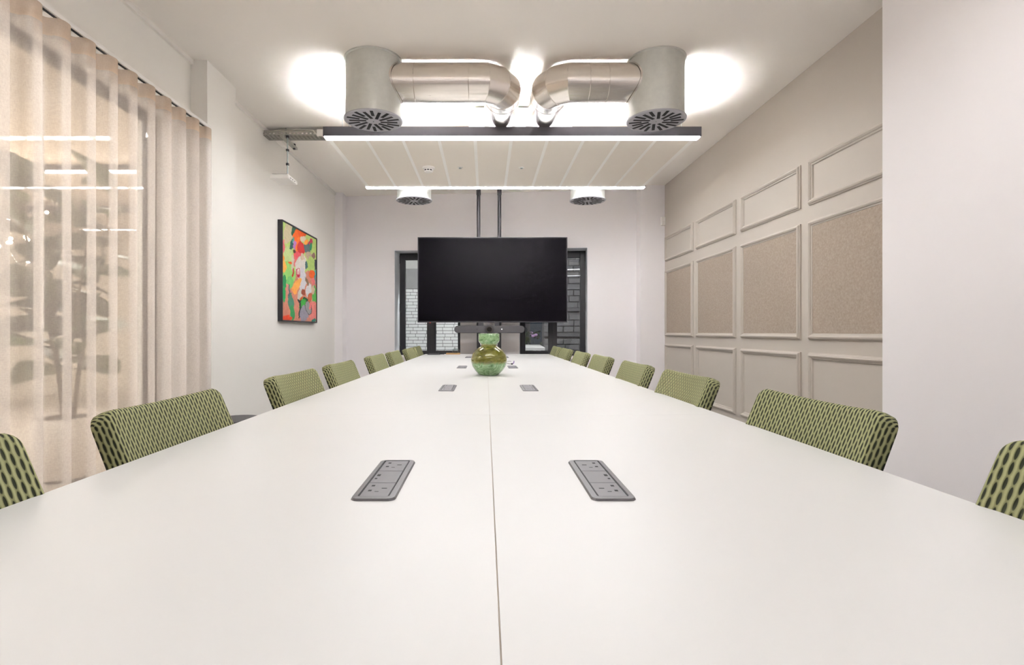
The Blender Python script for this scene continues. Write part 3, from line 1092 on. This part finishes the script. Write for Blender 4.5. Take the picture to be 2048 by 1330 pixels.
# ------------------------------------------------------------ screen on posts with conference bar
tv = thing('wall_screen', 'large black display hung between two black posts at the table end', 'screen', (0.0875, 7.02, Z(0.123)))
MB().box(-0.882, 1.057, 6.985, 7.03, Z(0.123), Z(1.228)).build('casing', 'frame_black', tv, bevel=0.004)
MB().box(-0.868, 1.043, 6.982, 6.986, Z(0.140), Z(1.215)).build('screen_panel', 'screen_panel', tv)
MB().box(-0.727, -0.713, 6.984, 6.99, Z(0.117), Z(0.124)).build('standby_lamp', 'standby_red', tv)
MB().box(-0.1, 0.3, 7.03, 7.055, Z(0.3), Z(1.0)).build('mount_plate', 'frame_black', tv)
for xx, lab in ((-0.0945, 'black post from floor to ceiling behind the screen, left of the two'), (0.1795, 'black post from floor to ceiling behind the screen, right of the two')):
    po = thing('screen_post', lab, 'post', (xx, 7.09, 0), group='black screen posts')
    MB().lathe([(0.0235, 0.01), (0.0235, CEIL)], 24).build('pole', 'frame_black', po, smooth=True, world=False)
    MB().lathe([(0.029, Z(1.80)), (0.029, CEIL)], 24).build('collar', 'frame_black', po, smooth=True, world=False)
    MB().lathe([(0.06, 0), (0.06, 0.012)], 24).build('foot_plate', 'frame_black', po, world=False)
cb = thing('conference_bar', 'dark grey conference camera bar below the screen', 'conference camera', (0.049, 6.94, Z(0.034)))
by, bz = 6.90, Z(0.034)
pts = []
hw, hr = 0.452, 0.0475
for k in range(17):
    t = PI / 2 + PI * k / 16
    pts.append((-hw + hr + hr * math.cos(t), hr * math.sin(t)))
for k in range(17):
    t = -PI / 2 + PI * k / 16
    pts.append((hw - hr + hr * math.cos(t), hr * math.sin(t)))
m = MB()
n = len(pts)
vs = [(0.049 + x, by, bz + z) for x, z in pts] + [(0.049 + x, by + 0.08, bz + z) for x, z in pts]
m.add(vs, [tuple(range(n)), tuple(range(2 * n - 1, n - 1, -1))] + [(k, n + k, n + (k + 1) % n, (k + 1) % n) for k in range(n)])
m.build('body', 'bar_grey', cb, bevel=0.008, seg=3)
def ycyl(name, x, z, r, y0, y1, mat, parent, nn=32):
    vs = [(x + r * math.cos(2 * PI * k / nn), y0, z + r * math.sin(2 * PI * k / nn)) for k in range(nn)]
    vs += [(a, y1, c) for a, b, c in vs]
    return MB().add(vs, [tuple(range(nn)), tuple(range(2 * nn - 1, nn - 1, -1))] + [(k, nn + k, nn + (k + 1) % nn, (k + 1) % nn) for k in range(nn)]).build(name, mat, parent)
ho = ycyl('lens_housing', 0.047, bz, 0.061, by - 0.012, by + 0.07, 'plastic_black', cb)
ycyl('lens_ring', 0.047, bz, 0.043, by - 0.016, by - 0.011, 'lens_ring', ho)
ycyl('lens', 0.047, bz, 0.030, by - 0.019, by - 0.015, 'lens_glass', ho)
ycyl('sensor_dot', -0.112, bz, 0.010, by - 0.002, by + 0.01, 'plastic_black', cb, 16)
ycyl('status_light', 0.205, bz + 0.002, 0.006, by - 0.002, by + 0.01, 'standby_white', cb, 12)
for xx in (-0.06, 0.145):
    MB().box(xx - 0.03, xx + 0.03, 6.98, 7.07, Z(0.03), Z(0.125)).build('bracket', 'frame_black', cb)

# ------------------------------------------------------------ painting
pa = thing('painting', 'black framed colourful abstract painting on the left wall', 'painting', (-2.045, 5.89, Z(0.1)))
AY0, AY1, AZ0, AZ1 = 5.345, 6.445, Z(0.107), Z(1.115)
m = MB()
m.box(-2.06, -2.012, AY0, AY0 + 0.012, AZ0, AZ1)
m.box(-2.06, -2.012, AY1 - 0.012, AY1, AZ0, AZ1)
m.box(-2.06, -2.012, AY0 + 0.012, AY1 - 0.012, AZ0, AZ0 + 0.014)
m.box(-2.06, -2.012, AY0 + 0.012, AY1 - 0.012, AZ1 - 0.014, AZ1)
m.build('frame', 'frame_black', pa)
BLOBS = [
 (310, 1000, 400, 330, 0, (214, 138, 115)), (200, 240, 55, 130, 8, (205, 190, 155)), (180, 560, 62, 160, 5, (196, 214, 145)),
 (200, 690, 75, 130, -10, (158, 215, 115)), (145, 400, 15, 75, 0, (235, 110, 120)), (140, 525, 13, 50, 0, (250, 150, 50)),
 (152, 625, 24, 60, 0, (250, 182, 85)), (255, 225, 28, 62, 10, (45, 95, 72)), (236, 370, 20, 62, 12, (38, 90, 85)),
 (300, 270, 50, 90, 20, (240, 105, 35)), (345, 245, 48, 42, 0, (235, 90, 35)), (252, 335, 14, 36, 10, (85, 165, 155)),
 (265, 382, 20, 52, 0, (190, 122, 190)), (300, 370, 24, 90, 10, (240, 120, 40)), (350, 305, 30, 32, 0, (222, 205, 180)),
 (335, 412, 40, 80, -15, (205, 52, 52)), (300, 500, 42, 60, -30, (230, 90, 100)), (268, 560, 14, 50, 0, (230, 110, 115)),
 (430, 352, 26, 36, 20, (200, 42, 80)), (400, 415, 32, 66, -10, (92, 112, 116)), (437, 392, 16, 38, 0, (22, 142, 92)),
 (388, 340, 17, 34, 10, (255, 160, 60)), (330, 610, 58, 120, 8, (226, 217, 208)), (345, 770, 44, 130, 0, (216, 212, 216)),
 (345, 510, 22, 40, 0, (214, 190, 165)), (420, 500, 38, 50, 0, (190, 166, 140)), (466, 490, 18, 44, 0, (150, 110, 100)), (486, 600, 13, 66, 0, (60, 60, 76)),
 (430, 592, 40, 84, 8, (178, 206, 112)), (390, 610, 15, 46, 0, (70, 112, 112)), (245, 600, 14, 110, 0, (212, 200, 180)),
 (485, 740, 11, 80, 0, (70, 165, 165)), (465, 790, 20, 44, 0, (236, 122, 122)), (450, 708, 33, 50, 0, (240, 100, 30)),
 (303, 690, 24, 48, -8, (198, 30, 72)), (303, 683, 17, 32, -8, (232, 214, 208)), (307, 712, 14, 5, 0, (198, 30, 72)), (295, 685, 2.5, 30, -8, (198, 30, 72)), (310, 690, 2.5, 26, -8, (198, 30, 72)),
 (247, 690, 8, 55, 8, (198, 50, 42)), (217, 585, 20, 18, 0, (235, 100, 30)), (258, 455, 16, 22, 0, (90, 60, 45)),
 (292, 820, 30, 95, 25, (250, 178, 84)), (262, 890, 30, 40, 0, (250, 170, 80)), (155, 800, 22, 90, 0, (42, 150, 86)),
 (148, 930, 21, 85, 0, (32, 170, 90)), (215, 800, 38, 70, 0, (120, 200, 112)), (190, 882, 15, 50, 0, (218, 145, 130)),
 (225, 1030, 28, 110, -6, (80, 142, 116)), (240, 1140, 24, 90, -6, (60, 160, 92)), (205, 900, 8, 80, 0, (90, 110, 120)),
 (415, 880, 30, 72, 10, (222, 220, 222)), (398, 790, 15, 55, -10, (140, 112, 86)), (320, 940, 22, 60, 0, (205, 200, 190)),
 (360, 905, 22, 36, 0, (160, 72, 46)), (330, 990, 14, 36, 20, (232, 112, 42)), (426, 965, 22, 52, 15, (200, 100, 62)),
 (475, 950, 24, 115, 0, (92, 186, 82)), (376, 985, 32, 34, 0, (40, 92, 54)), (350, 1040, 32, 66, 20, (62, 172, 66)),
 (360, 1145, 52, 95, 0, (152, 147, 162)), (462, 1115, 48, 115, 0, (235, 135, 125)), (412, 1080, 36, 76, -6, (52, 46, 46)),
 (410, 1078, 31, 70, -6, (152, 150, 150)), (430, 1060, 12, 48, 10, (235, 120, 120)), (320, 1090, 7, 120, 6, (42, 52, 48)), (316, 1010, 8, 40, -30, (50, 50, 46)),
 (180, 1195, 60, 26, 0, (236, 76, 42)), (470, 1222, 26, 18, 0, (60, 140, 120)), (460, 880, 18, 44, 0, (214, 190, 160)),
]
NU, NV = 110, 210
vs, fs, cols = [], [], []
ya, yb_ = AY0 + 0.012, AY1 - 0.012
za, zb_ = AZ0 + 0.014, AZ1 - 0.014
BL = [(a, b, c, d, math.cos(math.radians(e)), math.sin(math.radians(e)), srgb(*f)) for a, b, c, d, e, f in BLOBS]
for j in range(NV):
    for i in range(NU):
        u, v = i / (NU - 1), j / (NV - 1)
        vs.append((-2.020, ya + (yb_ - ya) * u, zb_ + (za - zb_) * v))
        g = (u * 1.195) / (1 + 0.195 * u)
        x = 130 + 365 * g
        t0, t1_ = 120 + 190 * g, 1215 + 25 * g
        y = t0 + (t1_ - t0) * v
        nx_ = noise.noise((x * 0.018, y * 0.018, 3.1)) * 11 + noise.noise((x * 0.07, y * 0.07, 9.1)) * 4
        ny_ = noise.noise((x * 0.018, y * 0.018, 7.7)) * 26 + noise.noise((x * 0.07, y * 0.07, 1.1)) * 8
        x += nx_; y += ny_
        c = srgb(186, 210, 118)
        for a, b, ra, rb, ca, sa, f in BL:
            dx, dy = x - a, y - b
            if abs(dx) > 420 or abs(dy) > 340:
                continue
            p, q = (dx * ca + dy * sa) / ra, (-dx * sa + dy * ca) / rb
            if p * p + q * q < 1:
                c = f
        k = 1 + 0.16 * noise.noise((x * 0.1, y * 0.05, 5.5))
        cols.append((min(1, c[0] * k), min(1, c[1] * k), min(1, c[2] * k), 1))
for j in range(NV - 1):
    for i in range(NU - 1):
        fs.append((j * NU + i, (j + 1) * NU + i, (j + 1) * NU + i + 1, j * NU + i + 1))
me = bpy.data.meshes.new('canvas')
me.from_pydata(vs, [], fs)
at = me.color_attributes.new('paint', 'FLOAT_COLOR', 'POINT')
at.data.foreach_set('color', [q for c in cols for q in c])
me.materials.append(MAT['canvas_paint'])
link('canvas', me, pa)
MB().box(-2.058, -2.022, AY0 + 0.012, AY1 - 0.012, AZ0 + 0.014, AZ1 - 0.014).build('backing', 'frame_black', pa)

# ------------------------------------------------------------ curtain and track
P_, XC, AMP = 0.158, -1.926, 0.038
CY0, CY1 = -1.75, 3.742
CTOP = Z(1.397)
def curtain_mesh(name, z0, z1, nz, offs=0.0):
    vs, fs = [], []
    ny = int((CY1 - CY0) / P_ * 20)
    for j in range(nz + 1):
        zz = z1 + (z0 - z1) * j / nz
        d = (CTOP - zz) / CTOP
        for i in range(ny + 1):
            y = CY0 + (CY1 - CY0) * i / ny
            ph = 2 * PI * (y - 2.44) / P_
            drift = d * (0.5 * noise.noise((y * 1.9, 0.0, 2.0)) + 0.5 * noise.noise((y * 3.6, zz * 0.35, 5.0)))
            am = AMP * (1 + 0.35 * d * noise.noise((y * 2.3, 1.0, 0.2)))
            x = XC + am * math.cos(ph + 1.3 * drift) + offs
            yy = y + 0.012 * math.sin(2 * ph) + 0.01 * drift
            vs.append((x, min(yy, 3.765), zz))
    n1 = ny + 1
    for j in range(nz):
        for i in range(ny):
            fs.append((j * n1 + i, j * n1 + i + 1, (j + 1) * n1 + i + 1, (j + 1) * n1 + i))
    m = MB().add(vs, fs)
    return m
cu = thing('curtain', 'sheer blush beige curtain hanging in even folds on the left', 'curtain', (XC, 1.0, 0.0))
curtain_mesh('cloth', 0.015, CTOP - 0.078, 26).build('cloth', 'curtain_sheer', cu, smooth=True, angle=3)
curtain_mesh('heading', CTOP - 0.08, CTOP, 2).build('heading_band', 'curtain_header', cu, smooth=True, angle=3)
tr = thing('curtain_track', 'white curtain track with dark slot above the sheer curtain', 'curtain track', (XC, 1.0, CTOP))
MB().box(XC - 0.014, XC + 0.014, CY0, 3.765, CTOP + 0.012, CTOP + 0.034).build('rail', 'rail_white', tr, bevel=0.002)
MB().box(XC - 0.004, XC + 0.004, CY0, 3.76, CTOP + 0.006, CTOP + 0.012).build('slot', 'slot_black', tr)
for yy in (-1.2, 0.0, 1.2, 2.4, 3.5):
    MB().box(XL, XC, yy - 0.012, yy + 0.012, CTOP + 0.034, CTOP + 0.040).build('bracket', 'rail_white', tr)

# ------------------------------------------------------------ cable tray, access point, small devices
ty, tz = 5.0, Z(1.822)
ct = thing('cable_tray', 'perforated steel cable tray under the ceiling beside the left wall', 'cable tray', (-1.75, ty + 0.06, tz))
m = MB()
x0, x1, wd = -2.055, -1.15, 0.13
for s in (0, 1):
    yy = ty + s * wd
    m.box(x0, x1, yy - 0.001, yy + 0.001, tz, tz + 0.012)
    m.box(x0, x1, yy - 0.001, yy + 0.001, tz + 0.024, tz + 0.045)
nx = 24
for i in range(nx + 1):
    x = x0 + (x1 - x0) * i / nx
    for s in (0, 1):
        m.box(x - 0.010, x + 0.010, ty + s * wd - 0.001, ty + s * wd + 0.001, tz + 0.012, tz + 0.024)
m.build('side_flange', 'tray_steel', ct)
m = MB()
for k in range(6):
    yy = ty + wd * k / 5
    m.box(x0, x1, yy - 0.0065, yy + 0.0065, tz - 0.001, tz + 0.001)
for i in range(nx + 1):
    x = x0 + (x1 - x0) * i / nx
    m.box(x - 0.009, x + 0.009, ty, ty + wd, tz - 0.001, tz + 0.001)
m.build('perforated_base', 'tray_steel', ct)
br = MB().box(-1.90, -1.86, ty - 0.02, ty + 0.34, tz - 0.022, tz - 0.002).build('cross_bracket', 'tray_steel', ct)
MB().box(-1.885, -1.865, ty + 0.28, ty + 0.3, tz - 0.035, tz + 0.02).build('bolt', 'plastic_black', ct)
for xx in (-1.86, -1.35):
    MB().tube([(xx, ty + 0.03, tz), (xx, ty + 0.03, CEIL)], 0.004, 8).build('threaded_rod', 'rod_steel', ct)
cbp = [(-2.05, ty + 0.05, tz + 0.03), (-1.95, ty + 0.02, tz + 0.055), (-1.83, ty + 0.03, tz + 0.066), (-1.68, ty + 0.02, tz + 0.06), (-1.60, ty - 0.004, tz + 0.045), (-1.56, ty - 0.02, tz + 0.0)]
tag(MB().tube(cbp, 0.005, 8).build('cable', 'cable_white', smooth=True), 'white cable looping over the cable tray by the left wall', 'cable')
for k in range(4):
    yy = ty + 0.022 + 0.028 * k
    pts = [(x0 + 0.01 + (x1 - x0 - 0.02) * i / 10, yy + 0.006 * math.sin(i * 1.3 + k), tz + 0.0105 + 0.001 * math.sin(i * 0.9 + 2 * k)) for i in range(11)]
    tag(MB().tube(pts, 0.0085, 8).build('data_cable', 'plastic_black', smooth=True), 'black data cable lying in the cable tray', 'cable', 'cables in the tray')
jb = thing('junction_box', 'small white junction box with red mark under the cable tray end', 'junction box', (-1.51, ty, tz))
MB().box(-1.555, -1.465, ty - 0.035, ty - 0.003, tz - 0.018, tz + 0.045).build('body', 'device_white', jb, bevel=0.004)
MB().box(-1.497, -1.486, ty - 0.03, ty - 0.012, tz - 0.024, tz - 0.0181).build('marker', 'red_plastic', jb)
MB().box(-1.54, -1.51, ty - 0.03, ty - 0.012, tz - 0.022, tz - 0.0181).build('gland', 'tray_steel', jb)

ap = thing('access_point', 'flat white wireless unit hanging on a thin rod by the left wall', 'wireless unit', (-1.83, 5.0, Z(1.385)))
MB().tube([(-1.826, 4.975, Z(1.43)), (-1.826, 4.975, tz - 0.002)], 0.006, 10).build('rod', 'rod_steel', ap, smooth=True)
for hz in (1.435, 1.545, 1.675, 1.80):
    MB().box(-1.838, -1.814, 4.963, 4.987, Z(hz) - 0.01, Z(hz) + 0.01).build('clip', 'plastic_black', ap, bevel=0.002)
MB().box(-1.945, -1.775, 4.86, 5.10, Z(1.385), Z(1.425)).build('body', 'device_white', ap, bevel=0.012, seg=4)
MB().box(-1.93, -1.79, 4.875, 5.085, Z(1.425), Z(1.43)).build('top_plate', 'tray_steel', ap)
m = MB()
for k in range(3):
    m.box(-1.776, -1.7745, 4.9 + k * 0.05, 4.93 + k * 0.05, Z(1.397), Z(1.403))
m.build('vent', 'slot_black', ap)

pir = thing('motion_sensor', 'small white motion sensor in the far right corner', 'sensor', (2.28, 6.97, Z(1.385)))
MB().box(2.262, 2.316, 6.955, 6.99, Z(1.375), Z(1.485)).build('body', 'device_white', pir, bevel=0.008, seg=3)
MB().box(2.272, 2.306, 6.950, 6.956, Z(1.39), Z(1.43)).build('lens_window', 'rail_white', pir, bevel=0.002)

# ------------------------------------------------------------ small things
rt = thing('side_table', 'round black side table between the curtain and the chairs', 'side table', (-1.665, 3.62, 0))
MB().lathe([(0.155, 0.425), (0.16, 0.430), (0.16, 0.442), (0.156, 0.447)], 40).build('table_top', 'side_table_black', rt, world=False)
MB().lathe([(0.014, 0.012), (0.014, 0.425)], 16).build('column', 'side_table_black', rt, smooth=True, world=False)
MB().lathe([(0.125, 0.0), (0.125, 0.008), (0.02, 0.014)], 36).build('base', 'side_table_black', rt, world=False)

kc = thing('adapter_cable', 'small coiled grey adapter with a violet end beside the vase', 'adapter', (0.217, 4.82, TT))
pts = []
for k in range(15):
    t = 2 * PI * k / 14
    pts.append((0.205 + 0.022 * math.cos(t), 4.85 + 0.09 * math.sin(t), TT + 0.004 + 0.008 * (1 + math.cos(t * 0.5))))
MB().tube(pts, 0.003, 8).build('cord', 'tray_steel', kc, smooth=True)
MB().box(0.222, 0.236, 4.72, 4.76, TT + 0.0005, TT + 0.012).build('plug', 'plastic_black', kc, bevel=0.002)
MB().tube([(0.236, 4.76, TT + 0.006), (0.25, 4.85, TT + 0.008), (0.256, 4.90, TT + 0.02)], 0.005, 8).build('tab', 'violet_plastic', kc, smooth=True)

lp = thing('folder', 'thin black folder lying at the far left end of the table', 'folder', (-0.64, 6.85, TT))
MB().box(-0.735, -0.575, 6.78, 6.98, TT + 0.0005, TT + 0.006).build('cover', 'plastic_black', lp, bevel=0.001)
MB().box(-0.73, -0.60, 6.79, 6.97, TT + 0.006, TT + 0.013).build('pad', 'bar_grey', lp, bevel=0.001)
MB().tube([(-0.60, 6.86, TT + 0.006), (-0.555, 6.84, TT + 0.007), (-0.53, 6.86, TT + 0.006)], 0.005, 8).build('pen', 'plastic_black', lp, smooth=True)
wt = thing('wooden_tray', 'small wooden tray at the far end of the table by the left window', 'tray', (-0.42, 6.93, TT))
MB().box(-0.50, -0.335, 6.87, 7.0, TT + 0.0005, TT + 0.006).build('base', 'wood_tray', wt)
m = MB()
m.box(-0.50, -0.335, 6.865, 6.87, TT + 0.0005, TT + 0.016)
m.box(-0.50, -0.335, 7.0, 7.005, TT + 0.0005, TT + 0.016)
m.box(-0.505, -0.50, 6.865, 7.005, TT + 0.0005, TT + 0.016)
m.box(-0.335, -0.33, 6.865, 7.005, TT + 0.0005, TT + 0.016)
m.build('rim', 'wood_tray', wt)
m = MB()
nu, nv = 18, 9
vs, fs = [], []
for j in range(nv + 1):
    for i in range(nu):
        a, e = 2 * PI * i / nu, PI * j / nv
        r = 1 + 0.30 * noise.noise((math.cos(a) * 2 * math.sin(e), math.sin(a) * 2 * math.sin(e), math.cos(e) * 2.4))
        vs.append((-0.385 + 0.045 * r * math.sin(e) * math.cos(a), 6.935 + 0.04 * r * math.sin(e) * math.sin(a), TT + 0.045 + 0.034 * r * math.cos(e)))
for j in range(nv):
    for i in range(nu):
        fs.append((j * nu + i, (j + 1) * nu + i, (j + 1) * nu + (i + 1) % nu, j * nu + (i + 1) % nu))
tag(m.add(vs, fs).build('plastic_bag', 'glass_bag'), 'crumpled clear plastic bag on the wooden tray', 'plastic bag')
